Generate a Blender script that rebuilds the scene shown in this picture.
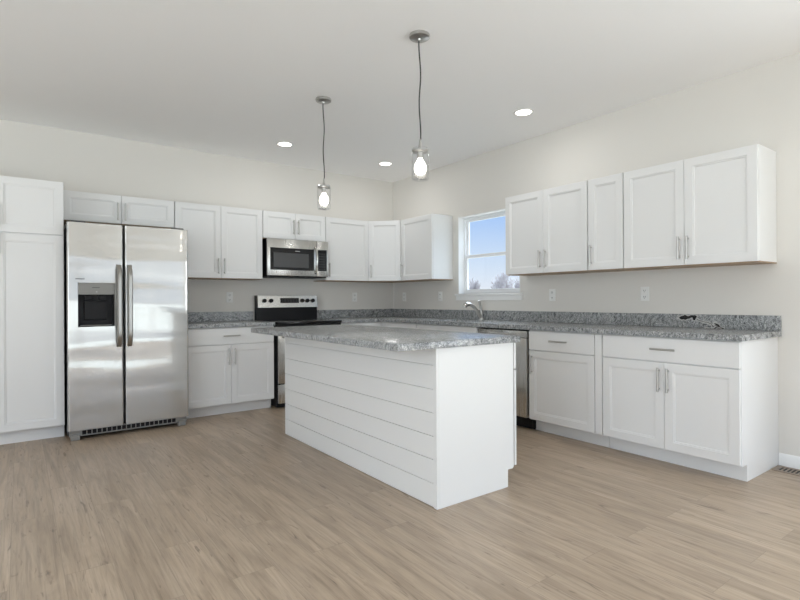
import bpy, bmesh, math, random
from mathutils import Vector, Matrix

for o in list(bpy.data.objects):
    bpy.data.objects.remove(o)
SC = bpy.context.scene
COL = SC.collection
PI = math.pi

# ------------------------------------------------------------------ camera
CAM_LOC = Vector((-4.1499, -5.7623, 1.1395))
YAW, ROLL, FPX, Y0 = 0.6372, -0.0056, 514.2, 299.76
fwd = Vector((math.sin(YAW), math.cos(YAW), 0))
r0 = Vector((math.cos(YAW), -math.sin(YAW), 0))
z0 = Vector((0, 0, 1))
rt = r0 * math.cos(ROLL) + z0 * math.sin(ROLL)
upv = z0 * math.cos(ROLL) - r0 * math.sin(ROLL)
cam_d = bpy.data.cameras.new('camera')
cam = bpy.data.objects.new('camera', cam_d)
COL.objects.link(cam)
m = Matrix.Identity(4)
for i in range(3):
    m[i][0], m[i][1], m[i][2], m[i][3] = rt[i], upv[i], -fwd[i], CAM_LOC[i]
cam.matrix_world = m
cam_d.sensor_width = 36
cam_d.lens = FPX / 800 * 36
cam_d.shift_y = (Y0 - 300) / 800
cam_d.clip_start = 0.05
cam_d.clip_end = 400
SC.camera = cam

# ------------------------------------------------------------------ colour management
SC.view_settings.view_transform = 'Standard'
SC.view_settings.look = 'None'
SC.view_settings.gamma = 1
SC.view_settings.use_curve_mapping = False
SC.view_settings.exposure = 0.0

# ------------------------------------------------------------------ sky
W = bpy.data.worlds.new('sky')
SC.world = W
W.use_nodes = True
nt = W.node_tree
nt.nodes.clear()
tc = nt.nodes.new('ShaderNodeTexCoord')
sx = nt.nodes.new('ShaderNodeSeparateXYZ')
rp = nt.nodes.new('ShaderNodeValToRGB')
bgn = nt.nodes.new('ShaderNodeBackground')
wo = nt.nodes.new('ShaderNodeOutputWorld')
nt.links.new(tc.outputs['Generated'], sx.inputs[0])
nt.links.new(sx.outputs['Z'], rp.inputs[0])
nt.links.new(rp.outputs[0], bgn.inputs[0])
nt.links.new(bgn.outputs[0], wo.inputs[0])
el = rp.color_ramp.elements
el[0].position = 0.0
el[0].color = (0.88, 0.93, 1.0, 1)
el[1].position = 0.19
el[1].color = (0.32, 0.56, 1.0, 1)
e = el.new(0.07)
e.color = (0.68, 0.82, 1.0, 1)
# sky strength boosted above the elevations seen through the window, to light the room
SKY_FILL = 6.0
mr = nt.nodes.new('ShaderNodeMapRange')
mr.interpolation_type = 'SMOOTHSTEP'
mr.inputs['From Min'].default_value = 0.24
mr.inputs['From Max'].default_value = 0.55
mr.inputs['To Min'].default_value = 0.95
mr.inputs['To Max'].default_value = SKY_FILL
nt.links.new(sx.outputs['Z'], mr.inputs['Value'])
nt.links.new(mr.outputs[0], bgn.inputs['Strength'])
e = el.new(0.45)
e.color = (0.72, 0.85, 1.0, 1)


# ------------------------------------------------------------------ daylight through the openings behind the camera, with an added left fill
def area(name, loc, rot, sxx, syy, power, col):
    d = bpy.data.lights.new(name, 'AREA')
    d.shape = 'RECTANGLE'
    d.size, d.size_y, d.energy, d.color = sxx, syy, power, col
    o = bpy.data.objects.new(name, d)
    COL.objects.link(o)
    o.location, o.rotation_euler = loc, rot
    return o


FRONT_Y = -8.2
LEFT_X = -7.6
DAY = (0.86, 0.935, 1.0)
P = dict(frontr=9, frontl=6, left=100, patio=64, sun=4.2, down=2.4)
area('daylight_front_window', (-1.9, FRONT_Y + 0.04, 1.05), (PI / 2, 0, 0), 3.2, 1.7, P['frontr'], DAY)
area('daylight_front_window', (-5.2, FRONT_Y + 0.04, 1.05), (PI / 2, 0, 0), 3.0, 1.7, P['frontl'], DAY)
area('daylight_patio_door', (-0.05, -6.75, 1.1), (0, PI / 2, 0), 2.0, 1.8, P['patio'], DAY)
area('fill_left_window', (LEFT_X + 0.05, -5.4, 1.35), (0, -PI / 2, 0), 2.0, 4.8, P['left'], DAY)  # fill at an unseen window, added to brighten the island's shiplap side
# sunshine through the front windows on to the floor behind the camera
sd = bpy.data.lights.new('sun', 'SUN')
sd.energy, sd.angle, sd.color = P['sun'], math.radians(2.0), (1.0, 0.98, 0.94)
sun = bpy.data.objects.new('sun', sd)
COL.objects.link(sun)
sun.rotation_euler = Vector((0.10, 0.71, -0.71)).to_track_quat('-Z', 'Y').to_euler()
SC.cycles.max_bounces = 14
SC.cycles.transparent_max_bounces = 32
SC.cycles.diffuse_bounces = 10


# ------------------------------------------------------------------ helpers
class MB:
    """collects shapes for ONE mesh"""

    def __init__(self):
        self.bm = bmesh.new()
        self.mi = 0

    def _own(self, faces):
        for f in faces:
            f.material_index = self.mi
            f.smooth = True

    def box(self, x0, x1, y0, y1, z0, z1, bev=0.0, seg=1):
        vs = [self.bm.verts.new((x, y, z)) for z in (z0, z1) for y in (y0, y1) for x in (x0, x1)]
        F = [(0, 2, 3, 1), (4, 5, 7, 6), (0, 1, 5, 4), (2, 6, 7, 3), (0, 4, 6, 2), (1, 3, 7, 5)]
        fs = [self.bm.faces.new([vs[i] for i in q]) for q in F]
        self._own(fs)
        if bev > 0:
            ed = list({e for f in fs for e in f.edges})
            r = bmesh.ops.bevel(self.bm, geom=ed, offset=bev, segments=seg, profile=0.5, affect='EDGES')
            self._own(r['faces'])
        return self

    def tube(self, pts, r, n=12, cap=True):
        pts = [Vector(p) for p in pts]
        rs = r if isinstance(r, (list, tuple)) else [r] * len(pts)
        rings = []
        t0 = (pts[1] - pts[0]).normalized()
        a = Vector((0, 0, 1)) if abs(t0.z) < 0.9 else Vector((1, 0, 0))
        nrm = t0.cross(a).normalized()
        for i, p in enumerate(pts):
            if i == 0:
                t = t0
            elif i == len(pts) - 1:
                t = (pts[i] - pts[i - 1]).normalized()
            else:
                t = ((pts[i + 1] - p).normalized() + (p - pts[i - 1]).normalized()).normalized()
            nrm = (nrm - t * nrm.dot(t)).normalized()
            b = t.cross(nrm)
            rings.append([self.bm.verts.new(p + (nrm * math.cos(2 * PI * k / n) + b * math.sin(2 * PI * k / n)) * rs[i]) for k in range(n)])
        fs = []
        for A, B in zip(rings, rings[1:]):
            for k in range(n):
                fs.append(self.bm.faces.new((A[k], A[(k + 1) % n], B[(k + 1) % n], B[k])))
        if cap:
            fs.append(self.bm.faces.new(rings[0][::-1]))
            fs.append(self.bm.faces.new(rings[-1]))
        self._own(fs)
        return self

    def lathe(self, prof, n=32, axis='Z', org=(0, 0, 0), closed=False):
        org = Vector(org)
        rings = []
        for r, h in prof:
            ring = []
            for k in range(n):
                c, s = math.cos(2 * PI * k / n) * r, math.sin(2 * PI * k / n) * r
                p = {'Z': (c, s, h), 'Y': (c, h, -s), 'X': (h, c, s)}[axis]
                ring.append(self.bm.verts.new(org + Vector(p)))
            rings.append(ring)
        fs = []
        prs = list(zip(rings, rings[1:]))
        if closed:
            prs.append((rings[-1], rings[0]))
        for A, B in prs:
            for k in range(n):
                fs.append(self.bm.faces.new((A[k], A[(k + 1) % n], B[(k + 1) % n], B[k])))
        if not closed:
            if prof[0][0] > 1e-6:
                fs.append(self.bm.faces.new(rings[0][::-1]))
            if prof[-1][0] > 1e-6:
                fs.append(self.bm.faces.new(rings[-1]))
        self._own(fs)
        return self

    def prism(self, poly, z0, z1, mp=None, bev=0.0):
        mp = mp or (lambda u, v, w: (u, v, w))
        a = [self.bm.verts.new(mp(u, v, z0)) for u, v in poly]
        b = [self.bm.verts.new(mp(u, v, z1)) for u, v in poly]
        n = len(poly)
        fs = [self.bm.faces.new(a[::-1]), self.bm.faces.new(b)]
        for k in range(n):
            fs.append(self.bm.faces.new((a[k], a[(k + 1) % n], b[(k + 1) % n], b[k])))
        self._own(fs)
        if bev > 0:
            ed = list({e for f in fs for e in f.edges})
            r = bmesh.ops.bevel(self.bm, geom=ed, offset=bev, segments=2, profile=0.5, affect='EDGES')
            self._own(r['faces'])
        return self

    def cells(self, us, vs, inside, w0, w1, mp):
        """slab built of the cells of a grid that are 'inside', holes left open"""
        V = {}

        def v(i, j, k):
            if (i, j, k) not in V:
                V[(i, j, k)] = self.bm.verts.new(mp(us[i], vs[j], (w0, w1)[k]))
            return V[(i, j, k)]
        nu, nv = len(us) - 1, len(vs) - 1
        ins = lambda i, j: 0 <= i < nu and 0 <= j < nv and inside((us[i] + us[i + 1]) / 2, (vs[j] + vs[j + 1]) / 2)
        fs = []
        for i in range(nu):
            for j in range(nv):
                if not ins(i, j):
                    continue
                fs.append(self.bm.faces.new((v(i, j, 0), v(i, j + 1, 0), v(i + 1, j + 1, 0), v(i + 1, j, 0))))
                fs.append(self.bm.faces.new((v(i, j, 1), v(i + 1, j, 1), v(i + 1, j + 1, 1), v(i, j + 1, 1))))
                for (di, dj, q) in ((-1, 0, ((i, j), (i, j + 1))), (1, 0, ((i + 1, j + 1), (i + 1, j))),
                                    (0, -1, ((i + 1, j), (i, j))), (0, 1, ((i, j + 1), (i + 1, j + 1)))):
                    if not ins(i + di, j + dj):
                        (a, b), (c, d) = q
                        fs.append(self.bm.faces.new((v(a, b, 0), v(a, b, 1), v(c, d, 1), v(c, d, 0))))
        self._own(fs)
        return self

    def build(self, name, mats, parent=None, loc=(0, 0, 0), rot=(0, 0, 0), sharp=32):
        bmesh.ops.recalc_face_normals(self.bm, faces=self.bm.faces)
        me = bpy.data.meshes.new(name)
        self.bm.to_mesh(me)
        self.bm.free()
        me.set_sharp_from_angle(angle=math.radians(sharp))
        for mt in (mats if isinstance(mats, (list, tuple)) else [mats]):
            me.materials.append(mt)
        return link(name, me, parent, loc, rot)


def link(name, me, parent=None, loc=(0, 0, 0), rot=(0, 0, 0)):
    o = bpy.data.objects.new(name, me)
    COL.objects.link(o)
    o.parent = parent
    o.location, o.rotation_euler = loc, rot
    return o


def tag(o, label, cat, group=None):
    o['label'], o['category'] = label, cat
    if group:
        o['group'] = group
    return o


def thing(name, label, cat, loc, rotz=0, group=None):
    o = bpy.data.objects.new(name, None)
    o.empty_display_size = 0.1
    COL.objects.link(o)
    o.location, o.rotation_euler = loc, (0, 0, rotz)
    return tag(o, label, cat, group)


def struct(o):
    o['kind'] = 'structure'
    return o


# ------------------------------------------------------------------ materials
def mat(name, col=(0.8, 0.8, 0.8), rough=0.5, metal=0.0, spec=0.5):
    mt = bpy.data.materials.new(name)
    mt.use_nodes = True
    b = mt.node_tree.nodes['Principled BSDF']
    b.inputs['Base Color'].default_value = (*col, 1)
    b.inputs['Roughness'].default_value = rough
    b.inputs['Metallic'].default_value = metal
    b.inputs['Specular IOR Level'].default_value = spec
    return mt


class NT:
    def __init__(self, mt):
        self.t = mt.node_tree
        self.b = self.t.nodes['Principled BSDF']

    def n(self, typ, **kw):
        nd = self.t.nodes.new('ShaderNode' + typ)
        for k, v in kw.items():
            setattr(nd, k, v)
        return nd

    def l(self, a, b):
        self.t.links.new(a, b)

    def mapping(self, coord='Object', scale=(1, 1, 1), rot=(0, 0, 0)):
        t = self.n('TexCoord')
        mp = self.n('Mapping')
        mp.inputs['Scale'].default_value = scale
        mp.inputs['Rotation'].default_value = rot
        self.l(t.outputs[coord], mp.inputs[0])
        return mp.outputs[0]

    def noise(self, vec, scale, detail=4, rough=0.5, dist=0.0):
        nd = self.n('TexNoise')
        nd.inputs['Scale'].default_value = scale
        nd.inputs['Detail'].default_value = detail
        nd.inputs['Roughness'].default_value = rough
        nd.inputs['Distortion'].default_value = dist
        self.l(vec, nd.inputs['Vector'])
        return nd.outputs['Fac']

    def ramp(self, fac, stops):
        r = self.n('ValToRGB')
        e = r.color_ramp.elements
        for i, (p, c) in enumerate(stops):
            if i < 2:
                x = e[i]
                x.position = p
            else:
                x = e.new(p)
            x.color = (*c, 1) if len(c) == 3 else c
        self.l(fac, r.inputs[0])
        return r.outputs[0]

    def mix(self, fac, a, b, mode='MIX'):
        m_ = self.n('Mix', data_type='RGBA', blend_type=mode)
        for s, v in ((0, fac), (6, a), (7, b)):
            if hasattr(v, 'is_linked') or hasattr(v, 'links'):
                self.l(v, m_.inputs[s])
            elif isinstance(v, tuple):
                m_.inputs[s].default_value = (*v, 1)
            else:
                m_.inputs[s].default_value = v
        return m_.outputs[2]

    def math(self, op, a, b=0.0):
        m_ = self.n('Math', operation=op)
        for i, v in enumerate((a, b)):
            if hasattr(v, 'links'):
                self.l(v, m_.inputs[i])
            else:
                m_.inputs[i].default_value = v
        return m_.outputs[0]

    def bump(self, h, strength, dist):
        b = self.n('Bump')
        b.inputs['Strength'].default_value = strength
        b.inputs['Distance'].default_value = dist
        self.l(h, b.inputs['Height'])
        self.l(b.outputs[0], self.b.inputs['Normal'])


M = {}
M['cabinet'] = mat('white_cabinet_paint', (0.775, 0.775, 0.768), 0.38)
M['toe'] = M['cabinet']
M['trim'] = mat('white_trim_paint', (0.82, 0.82, 0.81), 0.4)
M['vinyl'] = mat('white_vinyl', (0.85, 0.86, 0.87), 0.35)
M['shiplap'] = mat('white_board_paint', (0.80, 0.80, 0.785), 0.45)
M['plastic'] = mat('white_plastic', (0.82, 0.82, 0.80), 0.35)
M['slot'] = mat('dark_slot', (0.05, 0.05, 0.05), 0.6)
M['nickel'] = mat('brushed_nickel', (0.50, 0.49, 0.47), 0.32, 1.0)
M['chrome'] = mat('polished_nickel', (0.62, 0.61, 0.59), 0.16, 1.0)
M['black'] = mat('black_enamel', (0.010, 0.010, 0.011), 0.4, spec=0.2)
M['blackglass'] = mat('black_glass', (0.008, 0.008, 0.009), 0.08, spec=0.4)
M['darkgrey'] = mat('dark_grey_plastic', (0.05, 0.05, 0.052), 0.45)
M['greyplastic'] = mat('grey_plastic', (0.24, 0.235, 0.22), 0.4)
M['cord'] = mat('black_cord', (0.03, 0.03, 0.03), 0.6)
M['mark'] = mat('grey_lettering', (0.06, 0.06, 0.06), 0.5)
M['marklight'] = mat('light_lettering', (0.45, 0.45, 0.45), 0.5)
M['ring'] = mat('burner_ring', (0.10, 0.10, 0.10), 0.25)
M['window_black'] = mat('oven_window', (0.02, 0.02, 0.022), 0.12)
M['rubber'] = mat('rubber', (0.02, 0.02, 0.02), 0.7)
M['register'] = mat('brown_register', (0.30, 0.24, 0.19), 0.45)

# wall paint and ceiling with faint roller texture
for key, nm, c in (('wall', 'greige_wall_paint', (0.71, 0.688, 0.648)), ('ceiling', 'white_ceiling_paint', (0.90, 0.90, 0.90))):
    M[key] = mat(nm, c, 0.75, spec=0.25)
    q = NT(M[key])
    v = q.mapping()
    q.bump(q.noise(v, 180, 2), 0.05, 0.002)

# light maple underside
M['maple'] = mat('maple_underside', (0.52, 0.36, 0.22), 0.5)
q = NT(M['maple'])
v = q.mapping(scale=(2, 40, 40))
q.l(q.ramp(q.noise(v, 2, 3), [(0.3, (0.34, 0.235, 0.15)), (0.7, (0.44, 0.31, 0.20))]), q.b.inputs['Base Color'])

# stainless steel: brushed, with the slight waviness of sheet metal
def steel(name, base, rough, wav, haze=0.0, ws=(1, 1, 1)):
    mt = mat(name, base, rough, 1.0)
    q = NT(mt)
    v = q.mapping(scale=ws)
    vb = q.mapping(scale=(350, 350, 3))
    fine = q.noise(vb, 1.0, 3)
    low = q.noise(v, 2.6, 1, 0.3)
    b1 = q.n('Bump')
    b1.inputs['Strength'].default_value = wav
    b1.inputs['Distance'].default_value = 0.02
    q.l(low, b1.inputs['Height'])
    q.l(b1.outputs[0], q.b.inputs['Normal'])
    q.l(q.ramp(fine, [(0.3, (rough - .03,) * 3), (0.7, (rough + .04,) * 3)]), q.b.inputs['Roughness'])
    if haze > 0:
        p2 = q.n('BsdfPrincipled')
        p2.inputs['Base Color'].default_value = (*base, 1)
        p2.inputs['Metallic'].default_value = 1.0
        p2.inputs['Roughness'].default_value = 0.55
        mx = q.n('MixShader')
        mx.inputs[0].default_value = haze
        out = [n_ for n_ in q.t.nodes if n_.type == 'OUTPUT_MATERIAL'][0]
        q.l(q.b.outputs[0], mx.inputs[1])
        q.l(p2.outputs[0], mx.inputs[2])
        q.l(mx.outputs[0], out.inputs[0])
    return mt


M['steel'] = steel('stainless_steel', (0.60, 0.592, 0.572), 0.10, 0.55, 0.42, (0.35, 0.35, 2.2))
M['steelflat'] = steel('stainless_trim', (0.62, 0.61, 0.585), 0.25, 0.05)

# granite: grey with black and white flowing veins
def granite(name, blob=False):
    mt = mat(name, (0.3, 0.3, 0.3), 0.24)
    q = NT(mt)
    v = q.mapping()
    warp = q.n('TexNoise')
    warp.inputs['Scale'].default_value = 3.0
    warp.inputs['Detail'].default_value = 3
    q.l(v, warp.inputs['Vector'])
    wv = q.n('VectorMath', operation='MULTIPLY_ADD')
    q.l(warp.outputs['Color'], wv.inputs[0])
    wv.inputs[1].default_value = (0.35, 0.35, 0.35)
    q.l(v, wv.inputs[2])
    mp = q.n('Mapping')
    mp.inputs['Rotation'].default_value = (0.3, 0.5, 0.6)
    mp.inputs['Scale'].default_value = (1.0, 3.4, 1.7)
    q.l(wv.outputs[0], mp.inputs[0])
    flow = q.noise(mp.outputs[0], 20, 7, 0.72, 0.8)
    speck = q.noise(v, 210, 3, 0.65)
    base = q.ramp(flow, [(0.32, (0.02, 0.022, 0.025)), (0.41, (0.15, 0.157, 0.162)), (0.48, (0.30, 0.31, 0.315)),
                         (0.56, (0.38, 0.39, 0.39)), (0.68, (0.64, 0.64, 0.63))])
    sp = q.ramp(speck, [(0.34, (0.22, 0.22, 0.22)), (0.44, (0.80, 0.80, 0.80)), (0.56, (1.05, 1.05, 1.05)), (0.66, (1.75, 1.75, 1.75))])
    col = q.mix(1.0, base, sp, 'MULTIPLY')
    if blob:
        # the one dark inclusion with a pale rim in the splash near the end of the run
        sx_ = q.n('SeparateXYZ')
        wn = q.n('TexNoise')
        wn.inputs['Scale'].default_value = 22
        wn.inputs['Detail'].default_value = 2
        q.l(v, wn.inputs['Vector'])
        wm = q.n('VectorMath', operation='MULTIPLY_ADD')
        q.l(wn.outputs['Color'], wm.inputs[0])
        wm.inputs[1].default_value = (0.05, 0.05, 0.05)
        q.l(v, wm.inputs[2])
        q.l(wm.outputs[0], sx_.inputs[0])

        def dist_seg(ay, az, by, bz):
            # distance in the (y,z) plane from a segment
            dy, dz = by - ay, bz - az
            L2 = dy * dy + dz * dz
            py = q.math('SUBTRACT', sx_.outputs['Y'], ay)
            pz = q.math('SUBTRACT', sx_.outputs['Z'], az)
            t_ = q.math('DIVIDE', q.math('ADD', q.math('MULTIPLY', py, dy), q.math('MULTIPLY', pz, dz)), L2)
            cl = q.n('Clamp')
            q.l(t_, cl.inputs[0])
            ey = q.math('SUBTRACT', py, q.math('MULTIPLY', cl.outputs[0], dy))
            ez = q.math('SUBTRACT', pz, q.math('MULTIPLY', cl.outputs[0], dz))
            return q.math('SQRT', q.math('ADD', q.math('MULTIPLY', ey, ey), q.math('MULTIPLY', ez, ez)))
        # noise adds about 0.025 to both coordinates
        k, zo = 0.025, 0.8765
        sg = lambda ay, az, by, bz, r: q.math('SUBTRACT', dist_seg(ay + k, az - zo + k, by + k, bz - zo + k), r)
        d1 = sg(-3.85, 0.992, -3.95, 0.994, 0.015)
        d2 = sg(-3.965, 0.972, -4.13, 0.930, 0.0025)
        d3 = sg(-4.13, 0.930, -4.03, 0.906, 0.003)
        d4 = sg(-4.09, 0.955, -4.15, 0.918, 0.003)
        dd = q.math('MINIMUM', q.math('MINIMUM', d1, d2), q.math('MINIMUM', d3, d4))
        rim = q.ramp(q.math('ADD', q.math('MULTIPLY', dd, 40), 0.2), [(0.2, (1, 1, 1)), (0.7, (0, 0, 0))])
        col = q.mix(rim, col, (0.62, 0.61, 0.59))
        core = q.ramp(q.math('ADD', q.math('MULTIPLY', dd, 160), 0.5), [(0.35, (1, 1, 1)), (0.75, (0, 0, 0))])
        col = q.mix(core, col, (0.012, 0.012, 0.014))
    q.l(col, q.b.inputs['Base Color'])
    return mt


M['handle_steel'] = mat('brushed_handle_steel', (0.43, 0.42, 0.40), 0.3, 1.0)
M['granite'] = granite('grey_granite')
M['granite_splash'] = granite('grey_granite_splash', True)

# floor: vinyl planks running towards the back wall
M['floor'] = mat('oak_vinyl_plank', (0.3, 0.24, 0.19), 0.42)
q = NT(M['floor'])
t_ = q.n('TexCoord')
mp = q.n('Mapping')
mp.inputs['Rotation'].default_value = (0, 0, PI / 2)
q.l(t_.outputs['Object'], mp.inputs[0])
br = q.n('TexBrick')
br.offset = 0.37
br.offset_frequency = 2
br.inputs['Scale'].default_value = 1.0
br.inputs['Brick Width'].default_value = 1.22
br.inputs['Row Height'].default_value = 0.182
br.inputs['Mortar Size'].default_value = 0.0011
br.inputs['Mortar Smooth'].default_value = 0.2
br.inputs['Bias'].default_value = 0.0
br.inputs['Color1'].default_value = (0, 0, 0, 1)
br.inputs['Color2'].default_value = (1, 1, 1, 1)
br.inputs['Mortar'].default_value = (0.5, 0.5, 0.5, 1)
q.l(mp.outputs[0], br.inputs['Vector'])
off = q.n('VectorMath', operation='MULTIPLY_ADD')
q.l(br.outputs['Color'], off.inputs[0])
off.inputs[1].default_value = (7.3, 3.1, 5.7)
q.l(t_.outputs['Object'], off.inputs[2])
m1 = q.n('Mapping')
m1.inputs['Scale'].default_value = (9, 0.9, 1)
q.l(off.outputs[0], m1.inputs[0])
broad = q.noise(m1.outputs[0], 1.3, 5, 0.6, 1.2)
m2 = q.n('Mapping')
m2.inputs['Scale'].default_value = (90, 3.2, 1)
q.l(off.outputs[0], m2.inputs[0])
fine = q.noise(m2.outputs[0], 1.0, 5, 0.65, 0.4)
m3 = q.n('Mapping')
m3.inputs['Scale'].default_value = (20, 2.4, 1)
q.l(off.outputs[0], m3.inputs[0])
knot = q.noise(m3.outputs[0], 1.1, 3, 0.55, 2.2)
c = q.ramp(broad, [(0.28, (0.298, 0.228, 0.162)), (0.5, (0.392, 0.304, 0.222)), (0.72, (0.472, 0.376, 0.284))])
c = q.mix(1.0, c, q.ramp(fine, [(0.3, (0.72, 0.71, 0.70)), (0.5, (1, 1, 1)), (0.7, (1.12, 1.12, 1.12))]), 'MULTIPLY')
c = q.mix(1.0, c, q.ramp(br.outputs['Color'], [(0.0, (0.93, 0.925, 0.92)), (1.0, (1.06, 1.06, 1.055))]), 'MULTIPLY')
c = q.mix(q.ramp(knot, [(0.62, (0, 0, 0)), (0.74, (0.65, 0.65, 0.65))]), c, (0.085, 0.058, 0.042))
c = q.mix(q.math('MULTIPLY', br.outputs['Fac'], 0.38), c, (0.09, 0.07, 0.055))
q.l(c, q.b.inputs['Base Color'])
q.l(q.ramp(fine, [(0.3, (0.30,) * 3), (0.7, (0.42,) * 3)]), q.b.inputs['Roughness'])
q.bump(fine, 0.06, 0.002)

# clear glass: see-through with a Fresnel reflection
def glass(name, tint=(1, 1, 1), gain=1.0):
    mt = bpy.data.materials.new(name)
    mt.use_nodes = True
    t = mt.node_tree
    t.nodes.clear()
    out = t.nodes.new('ShaderNodeOutputMaterial')
    mx = t.nodes.new('ShaderNodeMixShader')
    tr = t.nodes.new('ShaderNodeBsdfTransparent')
    gl = t.nodes.new('ShaderNodeBsdfGlossy')
    fr = t.nodes.new('ShaderNodeLayerWeight')
    pw = t.nodes.new('ShaderNodeMath')
    pw.operation = 'POWER'
    pw.inputs[1].default_value = 4.0
    mu = t.nodes.new('ShaderNodeMath')
    mu.operation = 'MULTIPLY_ADD'
    mu.use_clamp = True
    mu.inputs[1].default_value = 0.7 * gain
    mu.inputs[2].default_value = 0.035 * gain
    tr.inputs[0].default_value = (*tint, 1)
    gl.inputs['Roughness'].default_value = 0.02
    t.links.new(fr.outputs['Facing'], pw.inputs[0])
    t.links.new(pw.outputs[0], mu.inputs[0])
    t.links.new(mu.outputs[0], mx.inputs[0])
    t.links.new(tr.outputs[0], mx.inputs[1])
    t.links.new(gl.outputs[0], mx.inputs[2])
    t.links.new(mx.outputs[0], out.inputs[0])
    return mt


M['glass'] = glass('window_glass', gain=0.5)
M['jar'] = glass('pendant_glass', (0.985, 0.987, 0.99), 0.9)


def emit(name, col, s):
    mt = mat(name, col, 0.5)
    b = mt.node_tree.nodes['Principled BSDF']
    b.inputs['Emission Color'].default_value = (*col, 1)
    b.inputs['Emission Strength'].default_value = s
    return mt


M['bulb'] = emit('glowing_bulb', (1.0, 0.93, 0.82), 9.0)
M['led'] = emit('glowing_led', (1.0, 0.95, 0.88), 7.0)
M['display'] = emit('oven_display', (0.010, 0.012, 0.012), 0.0)
M['grass'] = mat('winter_grass', (0.36, 0.355, 0.31), 0.9)
M['bark'] = mat('bare_branches', (0.27, 0.255, 0.27), 0.9)

# ------------------------------------------------------------------ room shell
CEIL = 2.76
BX0 = LEFT_X
struct(MB().box(BX0 - .15, 0.15, FRONT_Y - .15, 0.15, -0.12, 0).build('floor', M['floor']))
struct(MB().box(BX0 - .15, 0.15, FRONT_Y - .15, 0.15, CEIL, CEIL + .12).build('ceiling', M['ceiling']))
struct(MB().box(BX0 - .15, 0.15, 0, 0.15, 0, CEIL).build('wall_back', M['wall']))

WY0, WY1, WZ0, WZ1 = -2.24, -1.31, 1.203, 2.105      # kitchen window opening
PY0, PY1, PZ1 = -7.7, -5.8, 2.08                       # patio door opening
ys = [FRONT_Y - .15, PY0, PY1, WY0, WY1, 0]
zs = [0, WZ0, PZ1, WZ1, CEIL]
ins = lambda y, z: not (WY0 < y < WY1 and WZ0 < z < WZ1) and not (PY0 < y < PY1 and z < PZ1)
struct(MB().cells(ys, zs, ins, 0, 0.15, lambda y, z, w: (w, y, z)).build('wall_right', M['wall']))
FX0, FX1, FZ0, FZ1 = -6.8, -0.25, 0.12, 1.98
xs = [BX0 - .15, FX0, FX1, 0]
struct(MB().cells(xs, [0, FZ0, FZ1, CEIL], lambda x, z: not (FX0 < x < FX1 and FZ0 < z < FZ1), 0, 0.15,
                  lambda x, z, w: (x, FRONT_Y - w, z)).build('wall_front', M['wall']))
LY0, LY1, LZ0, LZ1 = -7.9, -2.9, 0.3, 2.4
struct(MB().cells([FRONT_Y - .15, LY0, LY1, 0], [0, LZ0, LZ1, CEIL], lambda y, z: not (LY0 < y < LY1 and LZ0 < z < LZ1), 0, 0.15,
                  lambda y, z, w: (BX0 - w, y, z)).build('wall_left', M['wall']))
# base mouldings
struct(MB().prism([(0, 0), (-.014, 0), (-.014, .07), (-.006, .085), (0, .085)], PY1 + .08, -4.482, lambda u, v, w: (u, w, v)).build('baseboard_right', M['trim']))
struct(MB().prism([(0, 0), (-.014, 0), (-.014, .07), (-.006, .085), (0, .085)], BX0, -4.77, lambda u, v, w: (w, u, v)).build('baseboard_back', M['trim']))


# ------------------------------------------------------------------ windows
def rect_frame(mb, u0, u1, v0, v1, w, d0, d1, mp, bev=0.002):
    """four bars round a rectangle; w = bar width, d = depth range; mp(u,v,d) gives the box axes"""
    for (a, b, c_, d_) in ((u0, u0 + w, v0, v1), (u1 - w, u1, v0, v1), (u0 + w, u1 - w, v0, v0 + w), (u0 + w, u1 - w, v1 - w, v1)):
        p, q_ = mp(a, c_, d0), mp(b, d_, d1)
        mb.box(min(p[0], q_[0]), max(p[0], q_[0]), min(p[1], q_[1]), max(p[1], q_[1]), min(p[2], q_[2]), max(p[2], q_[2]), bev)


mpR = lambda y, z, d: (d, y, z)
wb = MB()
# the frame of the double-hung unit, set back in the painted return
rect_frame(wb, WY0 + .002, WY1 - .002, WZ0 + .002, WZ1 - .002, 0.022, 0.085, 0.148, mpR)
win = struct(wb.build('window_1', M['vinyl']))
s = MB()
rect_frame(s, WY0 + .021, WY1 - .021, 1.622, WZ1 - .021, 0.032, 0.120, 0.144, mpR)
up_s = s.build('sash', M['vinyl'], win)
MB().box(0.130, 0.134, WY0 + .05, WY1 - .05, 1.650, WZ1 - .05).build('pane', M['glass'], up_s)
s = MB()
rect_frame(s, WY0 + .021, WY1 - .021, WZ0 + .021, 1.658, 0.032, 0.094, 0.118, mpR)
lo_s = s.build('sash', M['vinyl'], win)
MB().box(0.104, 0.108, WY0 + .05, WY1 - .05, WZ0 + .05, 1.63).build('pane', M['glass'], lo_s)
MB().box(0.086, 0.094, (WY0 + WY1) / 2 - .03, (WY0 + WY1) / 2 + .03, 1.636, 1.658, .002).build('sash_lock', M['vinyl'], lo_s)
ret = MB()
for b_ in ((0.0, .086, WY1 - .010, WY1 - .0005, WZ0, WZ1), (0.0, .086, WY0 + .0005, WY0 + .010, WZ0, WZ1), (0.0, .086, WY0 + .010, WY1 - .010, WZ1 - .010, WZ1 - .0005)):
    ret.box(*b_)
ret.build('jamb_lining', M['trim'], win)
sl = MB().box(-0.030, 0.086, WY0 - .035, WY1 + .035, WZ0 - .022, WZ0, .004, 2)
sl.build('window_sill', M['trim'], win)
MB().box(-0.014, -0.0005, WY0 - .03, WY1 + .03, WZ0 - .075, WZ0 - .0225, .002).build('apron', M['trim'], win)

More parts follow.
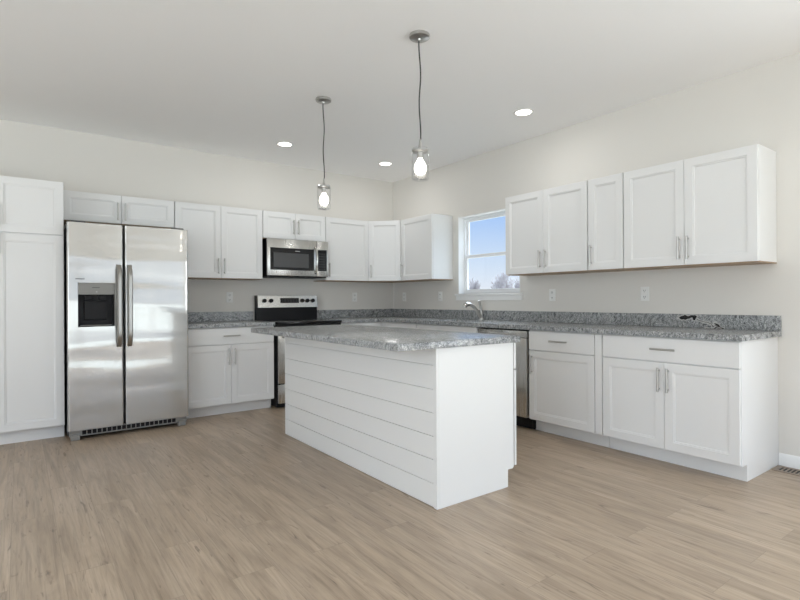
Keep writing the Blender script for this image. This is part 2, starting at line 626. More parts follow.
# openings behind the camera
fr = MB()
mpF = lambda x, z, d: (x, FRONT_Y - d, z)
rect_frame(fr, FX0, FX1, FZ0, FZ1, 0.05, 0.06, 0.14, mpF)
for xx in [FX0 + k * (FX1 - FX0) / 4 for k in (1, 2, 3)]:
    fr.box(xx - .04, xx + .04, FRONT_Y - .14, FRONT_Y - .06, FZ0 + .05, FZ1 - .05)
w2 = struct(fr.build('window_2', M['vinyl']))
MB().box(FX0 + .05, FX1 - .05, FRONT_Y - .103, FRONT_Y - .097, FZ0 + .05, FZ1 - .05).build('pane', M['glass'], w2)
fr = MB()
rect_frame(fr, PY0, PY1, 0.001, PZ1, 0.06, 0.05, 0.14, mpR)
fr.box(.06, .13, -6.79, -6.71, .06, PZ1 - .06)
d1 = struct(fr.build('door_1', M['vinyl']))
MB().box(.092, .098, PY0 + .06, PY1 - .06, .06, PZ1 - .06).build('pane', M['glass'], d1)
fr = MB()
rect_frame(fr, LY0, LY1, LZ0, LZ1, 0.05, 0.06, 0.14, lambda y, z, d: (BX0 - d, y, z))
fr.box(BX0 - .14, BX0 - .06, (LY0 + LY1) / 2 - .04, (LY0 + LY1) / 2 + .04, LZ0 + .05, LZ1 - .05)
w3 = struct(fr.build('fill_window_3', M['vinyl']))  # unseen left window, added to let in more light
MB().box(BX0 - .103, BX0 - .097, LY0 + .05, LY1 - .05, LZ0 + .05, LZ1 - .05).build('pane', M['glass'], w3)


# ------------------------------------------------------------------ cabinet pieces
def handle_mesh():
    b = MB()
    L = 0.082
    b.tube([(0, -.030, -L), (0, -.030, L)], .0072, 12)
    for z in (-.064, .064):
        b.tube([(0, -.0005, z), (0, -.030, z)], .0048, 10)
    o = b.build('handle', M['nickel'])
    me = o.data
    bpy.data.objects.remove(o)
    return me


HANDLE = handle_mesh()


def add_handle(door, x, z, horiz=False, t=0.019):
    return link('handle', HANDLE, door, (x, -t, z), (0, PI / 2, 0) if horiz else (0, 0, 0))


def shaker(w, h, rail=0.057, t=0.019):
    """door with a recessed panel; local x 0..w, z 0..h, front towards -y"""
    b = MB()
    bm = b.bm
    rings = [(0, 0), (0, -t + .0015), (.0015, -t), (rail, -t), (rail + .0015, -t + .0045), (rail + .009, -t + .0055), (rail + .0115, -t + .0105)]
    R_ = []
    for i, y in rings:
        R_.append([bm.verts.new(p) for p in ((i, y, i), (w - i, y, i), (w - i, y, h - i), (i, y, h - i))])
    fs = [bm.faces.new(R_[0][::-1]), bm.faces.new(R_[-1])]
    for A, B in zip(R_, R_[1:]):
        for k in range(4):
            fs.append(bm.faces.new((A[k], A[(k + 1) % 4], B[(k + 1) % 4], B[k])))
    b._own(fs)
    return b


def cabinet(name, label, loc, rotz, Wd, H, depth, fronts, base=False, group=None, toe=0.105, toe_in=0.075, cat='cabinet', toe_right_open=False, g0=0.004):
    """fronts: (kind, x0, x1, z0, z1, handle) handle = (x, z, horizontal) or None"""
    c_ = thing(name, label, cat, loc, rotz, group)
    e = 0.0006
    b = MB()
    if base:
        b.box(e, Wd - e, -depth, -0.001, toe, H)
        b.box(e, Wd - e, -depth + toe_in + .012, -0.001, 0.001, toe)
        b.build('body', M['cabinet'], c_)
        MB().box(e, Wd - e, -depth + toe_in, -depth + toe_in + .0115, 0.001, toe - .0005).build('toe_kick', M['toe'], c_)
    else:
        b.box(e, Wd - e, -depth, -0.001, 0.008, H, .001)
        b.build('body', M['cabinet'], c_)
        MB().box(e, Wd - e, -depth + .001, -0.001, 0.0, 0.0075).build('bottom_panel', M['maple'], c_)
    for kind, x0, x1, zA, zB, hd in fronts:
        w, h = x1 - x0, zB - zA
        if kind == 'door':
            d = shaker(w, h).build('door', M['cabinet'], c_, (x0, -depth - .0008, zA))
        else:
            nm = {'drawer': 'drawer', 'panel': 'filler'}[kind]
            d = MB().box(0, w, -.019, 0, 0, h, .0015).build(nm, M['cabinet'], c_, (x0, -depth - .0008, zA))
        if hd:
            add_handle(d, hd[0] - x0, hd[1] - zA, hd[2])
    return c_


def pair(Wd, z0, z1, hz, g=0.004, gm=0.0015, hoff=0.029):
    m_ = Wd / 2
    return [('door', g, m_ - gm, z0, z1, (m_ - gm - hoff, hz, False)), ('door', m_ + gm, Wd - g, z0, z1, (m_ + gm + hoff, hz, False))]


UZ0, UZ1 = 1.372, 2.134
UH = UZ1 - UZ0
UD, BD, BH = 0.305, 0.61, 0.876
RB, RR = 0.0, -PI / 2
GU = 'white upper wall cabinets'
GB = 'white base cabinets'

# tall pantry left of the refrigerator (its left door is outside the frame)
PW = 0.915
pt = cabinet('pantry_cabinet', 'tall floor-to-top white pantry cabinet at the far left beside the refrigerator', (-3.849 - PW, 0, 0), RB, PW, UZ1, 0.645,
             pair(PW, .115, 1.683, 1.60) + pair(PW, 1.692, UZ1 - .003, 1.83), base=True, toe=0.11)

# back wall uppers
cabinet('upper_cabinet', 'short two-door white wall cabinet directly above the refrigerator', (-3.845, 0, 1.862), RB, 0.938, UZ1 - 1.862, UD,
        pair(0.938, .006, UZ1 - 1.862 - .003, .115), group=GU)
cabinet('upper_cabinet', 'full-height two-door white wall cabinet between refrigerator and microwave', (-2.905, 0, UZ0), RB, 0.908, UH, UD,
        pair(0.908, .006, UH - .003, .128), group=GU)
cabinet('upper_cabinet', 'small two-door white wall cabinet directly above the microwave', (-1.995, 0, 1.828), RB, 0.775, UZ1 - 1.828, UD,
        pair(0.775, .006, UZ1 - 1.828 - .003, .143), group=GU)
cabinet('upper_cabinet', 'single-door white wall cabinet just right of the microwave', (-1.218, 0, UZ0), RB, 0.607, UH, UD,
        [('door', .004, .603, .006, UH - .003, (.038, .128, False))], group=GU)
# diagonal corner unit
cc = thing('upper_cabinet', 'narrow angled white wall cabinet set across the room corner', 'cabinet', (0, 0, UZ0), 0, GU)
poly = [(-.001, -.001), (-.6095, -.001), (-.6095, -UD), (-UD, -.6095), (-.001, -.6095)]
MB().prism(poly, .008, UH).build('body', M['cabinet'], cc)
MB().prism(poly, 0, .0075).build('bottom_panel', M['maple'], cc)
dw_ = math.hypot(.6095 - UD, .6095 - UD)
dir_ = Vector((1, -1, 0)).normalized()
nout = Vector((-1, -1, 0)).normalized()
p0 = Vector((-.6095, -UD, 0)) + dir_ * .012 + nout * .0008
dd = shaker(dw_ - .024, UH - .009).build('door', M['cabinet'], cc, (p0.x, p0.y, .006), (0, 0, -PI / 4))
add_handle(dd, .036, .118)
# right wall uppers
cabinet('upper_cabinet', 'single-door white wall cabinet just left of the window', (0, -.611, UZ0), RR, 0.607, UH, UD,
        [('door', .012, .603, .006, UH - .003, (.044, .128, False))], group=GU)
cabinet('upper_cabinet', 'two-door white wall cabinet just right of the window', (0, -2.330, UZ0), RR, 0.906, UH, UD,
        pair(0.906, .006, UH - .003, .13), group=GU)
cabinet('upper_cabinet', 'slim single-door white wall cabinet between two wider ones right of the window', (0, -3.238, UZ0), RR, 0.316, UH, UD,
        [('door', .007, .312, .006, UH - .003, (.038, .128, False))], group=GU)
cabinet('upper_cabinet', 'two-door white wall cabinet at the right end of the row, its side panel showing', (0, -3.556, UZ0), RR, 0.919, UH, UD,
        pair(0.919, .006, UH - .003, .128), group=GU)

# base cabinets: drawer 0.712..0.866, doors 0.113..0.700
DZ0, DZ1, RZ0, RZ1 = 0.113, 0.700, 0.708, 0.868


def base_fronts(Wd, doors=2, hand='L', g=.004, drawer_handle=True, x1=None):
    x1 = Wd if x1 is None else x1
    f_ = [('drawer', g, x1 - g, RZ0, RZ1, (x1 / 2, .792, True) if drawer_handle else None)]
    if doors == 2:
        f_ += pair(x1, DZ0, DZ1, .585)
    else:
        f_ += [('door', g, x1 - g, DZ0, DZ1, ((.038 if hand == 'L' else x1 - .038), .585, False))]
    return f_


cabinet('base_cabinet', 'white base cabinet with one drawer over two doors between refrigerator and range', (-2.902, 0, 0), RB, 0.903, BH, BD,
        base_fronts(.903), base=True, group=GB)
cabinet('base_cabinet', 'white base cabinet in the corner right of the range, mostly hidden behind the island', (-1.205, 0, 0), RB, 0.553, BH, BD,
        base_fronts(.553, 1), base=True, group=GB)
cb = thing('base_cabinet', 'blind corner white base cabinet where the two counter runs meet', 'cabinet', (0, 0, 0), 0, GB)
b = MB().prism([(-.001, -.001), (-.651, -.001), (-.651, -BD), (-BD, -BD), (-BD, -1.309), (-.001, -1.309)], .105, BH)
b.prism([(-.001, -.001), (-.651, -.001), (-.651, -BD + .087), (-BD + .087, -BD + .087), (-BD + .087, -1.309), (-.001, -1.309)], .001, .1045)
b.build('body', M['cabinet'], cb)
MB().box(-BD + .075, -BD + .0865, -1.309, -BD + .075, .001, .1045).build('toe_kick', M['toe'], cb)
dr = MB().box(0, .60, -.019, 0, 0, RZ1 - RZ0, .0015).build('drawer', M['cabinet'], cb, (-BD - .0008, -.70, RZ0), (0, 0, RR))
add_handle(dr, .30, .08, True)
do = shaker(.60, DZ1 - DZ0).build('door', M['cabinet'], cb, (-BD - .0008, -.70, DZ0), (0, 0, RR))
add_handle(do, .562, .47)
sk = cabinet('base_cabinet', 'white sink base cabinet with false drawer front under the window', (0, -1.312, 0), RR, 0.934, BH, BD,
             base_fronts(.934, drawer_handle=False), base=True, group=GB)
cabinet('base_cabinet', 'white base cabinet with one drawer over a single door, right of the dishwasher', (0, -2.862, 0), RR, 0.693, BH, BD,
        base_fronts(.693, 1, 'L', x1=.632) + [('panel', .634, .691, DZ0, RZ1, None)], base=True, group=GB)
cabinet('base_cabinet', 'white base cabinet with wide drawer over two doors at the right end of the run', (0, -3.557, 0), RR, 0.922, BH, BD,
        base_fronts(.922), base=True, group=GB)

# ------------------------------------------------------------------ granite worktops
ct = thing('countertop', 'long L-shaped grey granite countertop running round the corner under the window', 'countertop', (0, 0, 0.8765))
SX0, SX1, SY0, SY1 = -.545, -.135, -2.145, -1.415
cx_ = [-1.205, -.655, SX0, SX1, -.0005]
cy_ = [-4.50, SY0, SY1, -.655, -.0005]
inside = lambda x, y: (x > -.655 or y > -.655) and not (SX0 < x < SX1 and SY0 < y < SY1)
MB().cells(cx_, cy_, inside, 0.0, 0.0375, lambda x, y, w: (x, y, w)).build('slab', M['granite'], ct)
MB().box(-.0205, -.0008, -4.50, -.0212, .038, .140, .0015).build('backsplash', M['granite_splash'], ct, (0, 0, 0))
MB().box(-1.205, -.0008, -.0205, -.0008, .038, .140, .0015).build('backsplash', M['granite'], ct)
c2 = thing('countertop', 'short grey granite countertop between refrigerator and range', 'countertop', (-2.902, 0, 0.8765))
MB().box(0, .905, -.655, -.0008, 0, .0375, .002).build('slab', M['granite'], c2)
MB().box(0, .905, -.0205, -.0008, .038, .140, .0015).build('backsplash', M['granite'], c2)

# ------------------------------------------------------------------ sink and faucet
sk_ = MB()
d0, d1, zb = SX0 - .012, SX1 + .012, -.20
for (a0, a1, b0, b1, c0, c1) in ((SX0 - .02, SX1 + .02, SY0 - .02, SY1 + .02, zb - .004, zb),
                                 (SX0 - .02, SX0 - .002, SY0 - .02, SY1 + .02, zb, 0), (SX1 + .002, SX1 + .02, SY0 - .02, SY1 + .02, zb, 0),
                                 (SX0 - .002, SX1 + .002, SY0 - .02, SY0 - .002, zb, 0), (SX0 - .002, SX1 + .002, SY1 + .002, SY1 + .02, zb, 0)):
    sk_.box(a0, a1, b0, b1, c0, c1)
so = tag(sk_.build('sink', M['steelflat'], None, (0, 0, .8755)), 'stainless undermount sink let into the granite counter below the window', 'sink')
MB().lathe([(0.0, .001), (.035, .001), (.043, .004), (.045, .0005)], 24).build('drain', M['nickel'], so, ((SX0 + SX1) / 2, (SY0 + SY1) / 2, zb))

fa = thing('faucet', 'nickel single-lever pull-out faucet standing behind the sink under the window', 'faucet', (-.085, -1.765, .9142))
MB().lathe([(.0, 0), (.030, 0), (.030, .006), (.024, .012), (.021, .030), (.021, .075), (.019, .088), (.0, .094)], 28).build('base', M['nickel'], fa)
MB().tube([(-.008, 0, .030), (-.050, 0, .085), (-.105, 0, .138), (-.155, 0, .166), (-.185, 0, .174)], [.021, .020, .019, .019, .020], 18).build('spout', M['nickel'], fa)
MB().tube([(-.183, 0, .1745), (-.212, 0, .174), (-.238, 0, .164), (-.255, 0, .142)], [.021, .025, .026, .022], 18).build('spray_head', M['chrome'], fa)
MB().tube([(0, 0, .085), (-.004, 0, .120), (-.016, 0, .165), (-.034, 0, .212)], [.016, .012, .010, .012], 14).build('lever', M['nickel'], fa)

# ------------------------------------------------------------------ island
IX0, IX1, IY0, IY1 = -2.334, -1.694, -3.642, -1.650
isl = thing('kitchen_island', 'white kitchen island with horizontal shiplap boards and plain end panel', 'island', ((IX0 + IX1) / 2, (IY0 + IY1) / 2, 0))
ox, oy = (IX0 + IX1) / 2, (IY0 + IY1) / 2
OFF = (-ox, -oy, 0)
b = MB().box(IX0 + .0165, IX1 - .011, IY0 + .0135, IY1 - .0135, .106, BH)
b.box(IX0 + .0165, IX1 - .079, IY0 + .0135, IY1 - .0135, .001, .1055)
b.build('body', M['cabinet'], isl, OFF)
sh = MB()
lines_ = [0.001, .131, .262, .390, .518, .648, .780, BH]
sh.box(IX0 + .0105, IX0 + .016, IY0 + .002, IY1 - .002, .001, BH)
for a_, c_ in zip(lines_, lines_[1:]):
    sh.box(IX0 + .0015, IX0 + .0105, IY0 + .030, IY1 - .002, a_ + .0018, c_ - .0018, .0008)
sh.build('shiplap_panel', M['shiplap'], isl, OFF)
MB().box(IX0 - .004, IX0 + .0103, IY0 + .0002, IY0 + .0285, .001, BH - .0005, .0012).build('corner_trim', M['shiplap'], isl, OFF)
for ya, yb in ((IY0, IY0 + .013), (IY1 - .013, IY1)):
    MB().prism([(IX0 + .011, .001), (IX1 - .079, .001), (IX1 - .079, .106), (IX1 - .033, .106), (IX1 - .033, BH), (IX0 + .011, BH)], ya, yb - .0003,
               lambda u, v, w: (u, w, v)).build('end_panel', M['shiplap'], isl, OFF)
L_ = IY1 - IY0
for i in range(2):
    w = L_ / 2 - .014
    y0_ = IY0 + .014 + i * w
    loc = (IX1 + .0008 - ox, y0_ + .003 - oy)
    d = MB().box(0, w - .006, -.019, 0, 0, RZ1 - RZ0, .0015).build('drawer', M['cabinet'], isl, (*loc, RZ0), (0, 0, PI / 2))
    add_handle(d, w / 2, .08, True)
    for j in range(2):
        hw = (w - .006) / 2 - .0015
        d = shaker(hw, DZ1 - DZ0).build('door', M['cabinet'], isl, (loc[0], loc[1] + j * (hw + .003), DZ0), (0, 0, PI / 2))
        add_handle(d, (hw - .036) if j == 0 else .036, .47)
b = MB().box(-2.615, -1.682, -3.668, -1.618, 0, .0375, .003, 2)
it = tag(b.build('island_countertop', M['granite'], None, (0, 0, .8768)), 'grey granite slab on the island, overhanging its shiplap side', 'countertop')
# put its origin on the slab's centre
for v_ in it.data.vertices:
    v_.co.x += 2.1485
    v_.co.y += 2.643
it.location = (-2.1485, -2.643, .8768)

# ------------------------------------------------------------------ refrigerator
fx0, fx1, fyf = -3.838, -2.9065, -.820
FW = fx1 - fx0
rf = thing('refrigerator', 'stainless side-by-side refrigerator with ice dispenser beside the tall pantry', 'refrigerator', (fx0, 0, 0))
MB().box(.004, FW - .004, -.745, -.03, .03, 1.772, .004).build('body', M['darkgrey'], rf)


def curved_door(x0, x1, z0, z1, hole=None):
    """steel door with gently rounded vertical edges"""
    b_ = MB()
    T, rr = .066, .012
    prof = [(x0, -.752), (x0, fyf + rr)]
    for k in range(1, 6):
        a = PI / 2 * k / 6
        prof.append((x0 + rr - rr * math.cos(a), fyf + rr - rr * math.sin(a)))
    n = 8
    for k in range(n + 1):
        t2 = k / n
        prof.append((x0 + rr + (x1 - x0 - 2 * rr) * t2, fyf - .004 * (1 - (2 * t2 - 1) ** 2)))
    for k in range(1, 6):
        a = PI / 2 * (6 - k) / 6
        prof.append((x1 - rr + rr * math.cos(a), fyf + rr - rr * math.sin(a)))
    prof += [(x1, fyf + rr), (x1, -.752)]
    if hole is None:
        b_.prism(prof, z0, z1)
    else:
        hx0, hx1, hz0, hz1 = hole
        b_.prism(prof, z0, hz0)
        b_.prism(prof, hz1, z1)
        cut = lambda p, lo, hi: [q_ for q_ in p if lo <= q_[0] <= hi]
        L = [q_ for q_ in prof if q_[0] <= hx0]
        yl = fyf - .003
        Lp = [q_ for q_ in L if q_[1] < -.753 or q_[0] == x0]
        b_.prism([(x0, -.752)] + [q_ for q_ in prof[1:] if q_[0] <= hx0 - .001 and q_[1] < -.753] + [(hx0, yl), (hx0, -.752)], hz0, hz1)
        b_.prism([(hx1, -.752), (hx1, yl)] + [q_ for q_ in prof if q_[0] >= hx1 + .001 and q_[1] < -.753] + [(x1, -.752)], hz0, hz1)
    return b_


split0, split1 = fx0 + .401, fx0 + .417
hz = (fx0 + .072, fx0 + .335, .930, 1.294)
OFFF = (-fx0, 0, 0)
fd = curved_door(fx0, split0, .085, 1.788, hz).build('freezer_door', M['steel'], rf, OFFF)
rd = curved_door(split1, fx1, .085, 1.788).build('fridge_door', M['steel'], rf, OFFF)


def fridge_handle(door, x, z0_, z1_):
    b_ = MB()
    pts, n = [], 14
    for k in range(n + 1):
        t2 = k / n
        z = z0_ + (z1_ - z0_) * t2
        y = fyf - .006 - .048 * min(1, math.sin(PI * t2) * 3.2) ** .7 if 0 < k < n else fyf - .002
        pts.append((x, y, z))
    # flat strap: ribbon with thickness
    hw, th = .0185, .010
    rings = []
    for p in pts:
        rings.append([b_.bm.verts.new((p[0] + dx, p[1] + dy, p[2])) for dx, dy in ((-hw, th), (-hw, -th * .2), (-hw * .6, -th), (hw * .6, -th), (hw, -th * .2), (hw, th))])
    fs = []
    for A, B in zip(rings, rings[1:]):
        for k in range(6):
            fs.append(b_.bm.faces.new((A[k], A[(k + 1) % 6], B[(k + 1) % 6], B[k])))
    fs += [b_.bm.faces.new(rings[0][::-1]), b_.bm.faces.new(rings[-1])]
    b_._own(fs)
    return b_.build('handle', M['handle_steel'], door)


fridge_handle(fd, fx0 + .369, .752, 1.452)
fridge_handle(rd, fx0 + .449, .752, 1.452)
# dispenser: panel above, dark niche below
hx0, hx1, hz0, hz1 = hz
ds = MB()
ds.box(hx0 + .001, hx1 - .001, -.765, -.758, hz0 + .001, hz1 - .001)
ds.box(hx0 + .0005, hx0 + .006, fyf - .0035, -.765, hz0 + .001, hz1 - .001)
ds.box(hx1 - .006, hx1 - .0005, fyf - .0035, -.765, hz0 + .001, hz1 - .001)
ds.box(hx0 + .006, hx1 - .006, fyf - .0035, -.765, hz0 + .001, hz0 + .007)
dsp = ds.build('dispenser', M['black'], fd)
MB().box(hx0 + .002, hx1 - .002, fyf - .006, -.770, 1.197, hz1 - .002, .002).build('control_panel', M['greyplastic'], dsp)
MB().box(hx0 + .10, hx0 + .155, fyf - .0066, fyf - .0058, 1.252, 1.257).build('brand_mark', M['mark'], dsp)
MB().box(hx0 + .128, hx0 + .138, fyf - .0066, fyf - .0058, 1.215, 1.224).build('indicator', M['marklight'], dsp)
MB().box(hx0 + .05, hx0 + .11, -.800, -.772, 1.150, 1.190, .004).build('chute', M['black'], dsp)
MB().box(hx0 + .15, hx0 + .20, -.800, -.772, 1.150, 1.190, .004).build('chute', M['black'], dsp)
MB().box(hx0 + .045, hx0 + .215, -.782, -.766, .985, 1.14, .004).build('paddle', M['black'], dsp)
MB().box(hx0 + .02, hx1 - .02, -.818, -.770, hz0 + .008, hz0 + .014, .001).build('drip_tray', M['greyplastic'], dsp)
MB().box(fx0 + .055, fx0 + .120, fyf - .0040, fyf - .0015, 1.322, 1.329).build('brand_mark', M['mark'], fd)
# toe grille and feet
gb = MB()
gb.box(.012, FW - .012, -.785, -.745, .030, .082)
g_ = gb.build('grille', M['greyplastic'], rf)
sl_ = MB()
for k in range(20):
    xx = .10 + k * (FW - .20) / 20
    sl_.box(xx, xx + .030, -.7856, -.7849, .040, .074)
sl_.build('grille_slots', M['black'], g_)
for xx in (.02, FW - .085):
    MB().box(xx, xx + .065, -.800, -.70, .001, .045, .004).build('foot', M['greyplastic'], rf)
for xx in (.03, FW - .13):
    MB().box(xx, xx + .10, -.80, -.70, 1.7885, 1.803, .003).build('hinge_cover', M['darkgrey'], rf)

# ------------------------------------------------------------------ range
rx0, rx1 = -1.977, -1.209
RW = rx1 - rx0
rg = thing('range', 'freestanding electric range with stainless backguard and black glass cooktop', 'range', (rx0, 0, 0))
MB().box(.001, RW - .001, -.640, -.035, .012, .884, .003).build('body', M['black'], rg)
MB().box(-.004 + .004, RW, -.678, -.062, .885, .914, .005, 2).build('cooktop', M['blackglass'], rg)
ct_ = rg.children[-1]
for (bx, by, br_) in ((.19, -.50, .105), (.57, -.50, .085), (.19, -.23, .080), (.57, -.23, .105)):
    MB().lathe([(br_ - .004, .9143), (br_, .9143), (br_, .9146), (br_ - .004, .9146)], 40, org=(bx, by, 0), closed=True).build('burner', M['ring'], ct_)
od = MB().box(.006, RW - .006, -.674, -.642, .262, .800, .006, 2).build('oven_door', M['steelflat'], rg)
MB().box(.11, RW - .11, -.6755, -.6735, .36, .66, .0005).build('oven_window', M['window_black'], od)
hb = MB().tube([(.05, -.722, .765), (RW - .05, -.722, .765)], .012, 16)
for xx in (.08, RW - .08):
    hb.tube([(xx, -.674, .765), (xx, -.722, .765)], .009, 12)
hb.build('handle', M['steelflat'], od)
MB().box(.004, RW - .004, -.668, -.642, .806, .882, .003).build('front_trim', M['black'], rg)
MB().box(.006, RW - .006, -.672, -.642, .052, .254, .006, 2).build('storage_drawer', M['steelflat'], rg)
bg_ = MB()
bg_.prism([(-.012, .90), (-.075, .90), (-.075, 1.062), (-.092, 1.075), (-.078, 1.190), (-.060, 1.198), (-.012, 1.198)], .001, RW - .001, lambda u, v, w: (w, u, v))
bgo = bg_.build('backguard', M['black'], rg)
# stainless face, tilted slightly back
slope = (-.078 + .092) / (1.190 - 1.075)
fy = lambda z: -.092 + (z - 1.075) * slope
cp = MB()
cp.prism([(fy(1.058) - .003, 1.058), (fy(1.196) - .003, 1.196), (-.060, 1.201), (-.055, 1.200), (fy(1.196) + .004, 1.190), (fy(1.075) + .001, 1.076), (-.076, 1.058)], .010, RW - .004, lambda u, v, w: (w, u, v))
cpo = cp.build('control_face', M['steelflat'], bgo)
th = math.atan(slope)
for kx in (.088, .168, .562, .630, .700):
    k_ = MB().lathe([(0, 0), (.0245, 0), (.0245, .006), (.022, .022), (.0, .024)], 24, axis='Y')
    for v_ in k_.bm.verts:
        v_.co.y = -v_.co.y
    k_.box(-.004, .004, -.030, -.008, -.018, .018, .001)
    k_.build('knob', M['black'], bgo, (kx, fy(1.136) - .0035, 1.136), (-th, 0, 0))
dp = MB().prism([(fy(1.108) - .0045, 1.108), (fy(1.168) - .0045, 1.168), (fy(1.168) - .0032, 1.168), (fy(1.108) - .0032, 1.108)], .284, .520, lambda u, v, w: (w, u, v)).build('display', M['blackglass'], bgo)
for i in range(6):
    for j in range(2):
        z = 1.118 + j * .024
        xx = .298 + i * .036
        MB().box(xx, xx + .020, fy(z) - .0052, fy(z) - .0043, z, z + .004).build('button', M['mark'], dp)

# ------------------------------------------------------------------ microwave over the range
mx0, mx1, mz0, mz1, myf = -1.990, -1.234, 1.402, 1.8275, -.400
MW = mx1 - mx0
mw = thing('microwave', 'stainless over-the-range microwave hung beneath the small wall cabinet', 'microwave', (mx0, 0, mz0))
MH = mz1 - mz0
MB().box(.026, MW - .008, myf + .022, -.002, 0, MH - .0005, .003).build('body', M['black'], mw)
dor = MB().box(.012, MW * .802, myf - .012, myf + .021, .012, MH - .004, .005, 2)
do_ = dor.build('door', M['steelflat'], mw)
MB().box(.042, MW * .755, myf - .0145, myf - .0115, .075, MH - .105, .001).build('door_glass', M['blackglass'], do_)
MB().box(.080, MW * .665, myf - .0153, myf - .0143, .105, MH - .160, .0002).build('window_mesh', mat('window_mesh', (.055, .055, .057), .3), do_)
MB().box(.335, .395, myf - .0153, myf - .0143, MH - .138, MH - .132).build('brand_mark', M['marklight'], do_)
hp = []
for k in range(13):
    t2 = k / 12
    hp.append((MW * .778, myf - .010 - .050 * math.sin(PI * t2) ** .6, .045 + (MH - .115) * t2))
MB().tube(hp, [.012] * 13, 14).build('handle', M['chrome'], do_)
cpn = MB().box(MW * .805, MW - .003, myf - .012, myf + .021, .012, MH - .004, .004, 2).build('control_panel', M['steelflat'], mw)
MB().box(MW * .822, MW - .020, myf - .0145, myf - .0115, .075, MH - .105, .001).build('keypad', M['blackglass'], cpn)
kb = MB()
for i in range(3):
    for j in range(7):
        xx = MW * .822 + .014 + i * .031
        zz = .088 + j * .030
        kb.box(xx, xx + .016, myf - .0150, myf - .0144, zz, zz + .012)
kb.build('key_markings', M['mark'], cpn)
vg = MB()
for k in range(9):
    vg.box(.06 + k * .073, .06 + k * .073 + .055, myf + .06, myf + .20, -.003, -.0005)
vg.build('vent_filter', M['darkgrey'], mw)

# ------------------------------------------------------------------ dishwasher
dy0, DWW = -2.2475, .612
dwt = thing('dishwasher', 'stainless dishwasher under the counter, partly hidden behind the island', 'dishwasher', (0, dy0, 0), RR)
MB().box(.002, DWW - .002, -.580, -.02, .012, .872, .002).build('body', M['black'], dwt)
MB().box(.008, DWW - .008, -.54, -.525, .001, .012).build('foot', M['black'], dwt)
MB().box(.006, DWW - .014, -.640, -.582, .112, .800, .006, 2).build('door', M['steelflat'], dwt)
MB().box(.006, DWW - .014, -.635, -.582, .803, .862, .005, 2).build('control_panel', M['steelflat'], dwt)
MB().box(.12, DWW - .12, -.648, -.6355, .806, .824, .003).build('handle', M['steelflat'], dwt.children[-1])
MB().box(.006, DWW - .006, -.560, -.5815 + .002, .013, .108, .002).build('toe_kick', M['black'], dwt)


# ------------------------------------------------------------------ wall outlets
def outlet(label, loc, rotz):
    o = thing('wall_outlet', label, 'outlet', loc, rotz, 'white wall outlets above the counters')
    MB().box(-.036, .036, -.006, -.0005, -.058, .058, .002, 2).build('cover_plate', M['plastic'], o)
    for z in (-.026, .026):
        r_ = MB().box(-.017, .017, -.0085, -.006, z - .017, z + .017, .003, 2).build('receptacle', M['plastic'], o)
        s_ = MB()
        s_.box(-.0085, -.0055, -.0091, -.0083, z - .005, z + .007)
        s_.box(.0055, .0085, -.0091, -.0083, z - .005, z + .007)
        s_.box(-.003, .003, -.0091, -.0083, z - .013, z - .008)
        s_.build('slots', M['slot'], r_)
    return o


OZ = 1.178
outlet('white wall outlet between refrigerator and range backguard', (-2.259, 0, OZ), RB)
outlet('white wall outlet on the back wall just right of the range', (-.625, 0, OZ), RB)
outlet('white wall outlet on the right wall nearest the room corner', (0, -.258, OZ), RR)
outlet('white wall outlet just left of the window sill', (0, -.991, OZ), RR)
outlet('white wall outlet above the counter just right of the window sill', (0, -2.639, OZ), RR)
outlet('white wall outlet under the right-end wall cabinets, farthest right of all', (0, -3.555, OZ), RR)


# ------------------------------------------------------------------ pendants
def pendant(label, x, y):
    p = thing('pendant_light', label, 'pendant light', (x, y, CEIL), 0, 'glass pendants above the island')
    MB().lathe([(0, 0), (.062, 0), (.064, -.006), (.062, -.018), (.052, -.024), (.012, -.026), (.009, -.036), (0, -.037)], 36).build('canopy', M['nickel'], p)
    pts = []
    for k in range(25):
        t2 = k / 24
        pts.append((.0035 * math.sin(t2 * 11 + x), .0035 * math.cos(t2 * 9), -.035 - (.60) * t2))
    pts.append((0, 0, -.655))
    MB().tube(pts, .0042, 8).build('cord', M['cord'], p)
    MB().lathe([(0, -.640), (.006, -.640), (.008, -.665), (.012, -.690), (.014, -.700), (.046, -.703), (.050, -.706), (.050, -.716), (.046, -.719), (.019, -.721),
                (.019, -.752), (.016, -.756), (0, -.757)], 32).build('socket_cap', M['nickel'], p)
    g = MB()
    R1, R2 = .0535, .0505
    g.lathe([(R1 - .012, -.690), (R1, -.702), (R1, -.880), (R1 - .006, -.888), (0.0005, -.889), (0.0005, -.883), (R2 - .006, -.882), (R2, -.876), (R2, -.704), (R2 - .012, -.693)], 40, closed=True)
    g.build('glass_shade', M['jar'], p)
    MB().lathe([(0, -.752), (.013, -.754), (.015, -.764), (.024, -.776), (.034, -.796), (.037, -.815), (.035, -.832), (.026, -.848), (.012, -.857), (0, -.859)], 28).build('bulb', M['bulb'], p)
    return p


pendant('glass jar pendant nearer the camera, hanging over the near end of the island', -2.173, -3.308)
pendant('glass jar pendant farther away, hanging over the range end of the island', -2.174, -2.072)


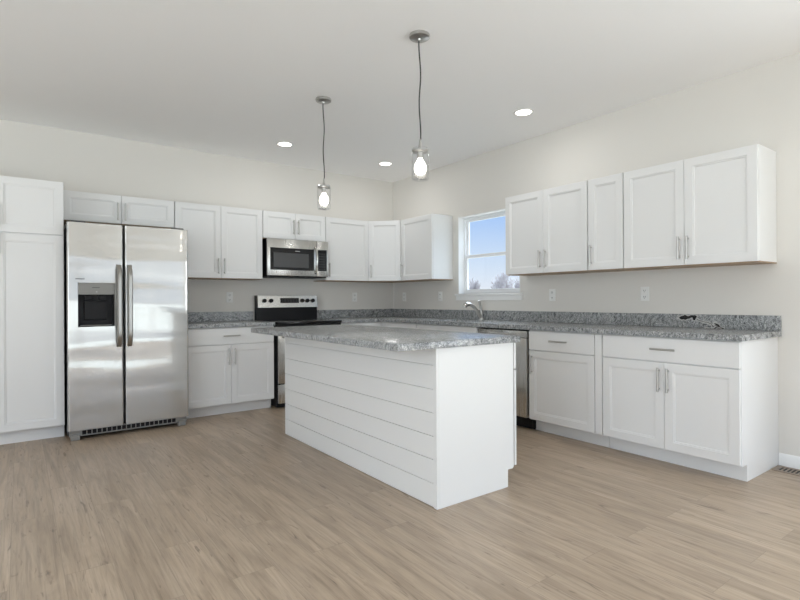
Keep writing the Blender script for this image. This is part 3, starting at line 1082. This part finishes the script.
# ------------------------------------------------------------------ recessed ceiling lights
def downlight(label, x, y):
    o = thing('recessed_light', label, 'ceiling light', (x, y, CEIL), 0, 'recessed ceiling lights')
    MB().lathe([(.066, -.001), (.086, -.001), (.086, -.006), (.082, -.009), (.068, -.006)], 40, closed=True).build('trim_ring', M['trim'], o)
    MB().lathe([(0, -.002), (.0655, -.002), (.0655, -.005), (0, -.006)], 40).build('diffuser', M['led'], o)
    d = bpy.data.lights.new('downlight', 'AREA')
    d.shape, d.size, d.energy, d.color = 'DISK', 0.12, P['down'], (1.0, 1.0, 1.0)
    lo = bpy.data.objects.new('downlight', d)
    COL.objects.link(lo)
    lo.parent = o
    lo.location = (0, 0, -.012)
    return o


downlight('round recessed ceiling light above the range', -1.931, -.777)
downlight('round recessed ceiling light in the corner, behind the nearer pendant', -.645, -.753)
downlight('round recessed ceiling light above the right counter run', -.632, -2.824)

# ------------------------------------------------------------------ floor register
fv = thing('floor_register', 'brown slotted floor register against the right baseboard', 'floor vent', (-.092, -4.655, 0))
b = MB()
us = [-.070, -.045, .045, .070]
nslot = 13
vs = [-.165]
for k in range(nslot):
    vs += [-.145 + k * .0225, -.145 + k * .0225 + .0155]
vs += [.165]
hole_rows = {(round((vs[1 + 2 * k] + vs[2 + 2 * k]) / 2, 5)) for k in range(nslot)}
b.cells(us, vs, lambda u, v: not (abs(u) < .045 and any(abs(v - h) < 1e-3 for h in hole_rows)), .0015, .006, lambda u, v, w: (u, v, w))
b.build('grille', M['register'], fv)
MB().box(-.05, .05, -.15, .15, .0004, .0012).build('duct_opening', M['black'], fv)

# ------------------------------------------------------------------ outside the window
gd = struct(MB().box(-60, 140, -90, 120, -.62, -.60).build('ground', M['grass']))


def tree(label, x, y, h, seed, spread, wid):
    rnd = random.Random(seed)
    b_ = MB()

    def grow(p, d, L, r, lv):
        q_ = p + d * L
        b_.tube([p, q_], [r, r * .75], 4 if lv < 3 else 6, cap=False)
        if lv == 0:
            return
        for k in range(3):
            nd = (d + Vector((rnd.uniform(-1, 1), rnd.uniform(-1, 1), rnd.uniform(-.35, .6))) * spread).normalized()
            grow(p + d * L * rnd.uniform(.55, 1), nd, L * rnd.uniform(.66, .84), max(r * .68, .016), lv - 1)
    for k in range(4):
        a = rnd.uniform(0, 2 * PI)
        grow(Vector((math.cos(a) * .15, math.sin(a) * .15, 0)), Vector((math.cos(a) * .3, math.sin(a) * .3, 1)).normalized(), h * .27, .085, 5)
    zt = max(v.co.z for v in b_.bm.verts)
    xm = max(abs(v.co.x) for v in b_.bm.verts)
    ym = max(abs(v.co.y) for v in b_.bm.verts)
    for v in b_.bm.verts:
        v.co = Vector((v.co.x * wid / 2 / xm, v.co.y * wid / 2 / ym, v.co.z * h / zt))
    o = b_.build('bare_tree', M['bark'], None, (x, y, -.60), sharp=60)
    return tag(o, label, 'tree', 'bare trees outside')


def ray(u, dist):
    k = (u - 400) / FPX
    d = fwd + r0 * k
    return CAM_LOC.x + d.x * dist, CAM_LOC.y + d.y * dist


for u, dist, h, sd, wd, lab in ((504, 56, 4.9, 3, 3.2, 'broad leafless tree seen through the right half of the window'),
                                (475, 60, 4.5, 8, 1.6, 'thin leafless tree seen at the left edge of the window'),
                                (520, 60, 4.6, 5, 2.0, 'leafless tree partly cut off at the right edge of the window')):
    x, y = ray(u, dist)
    tree(lab, x, y, h, sd, 0.75, wd)
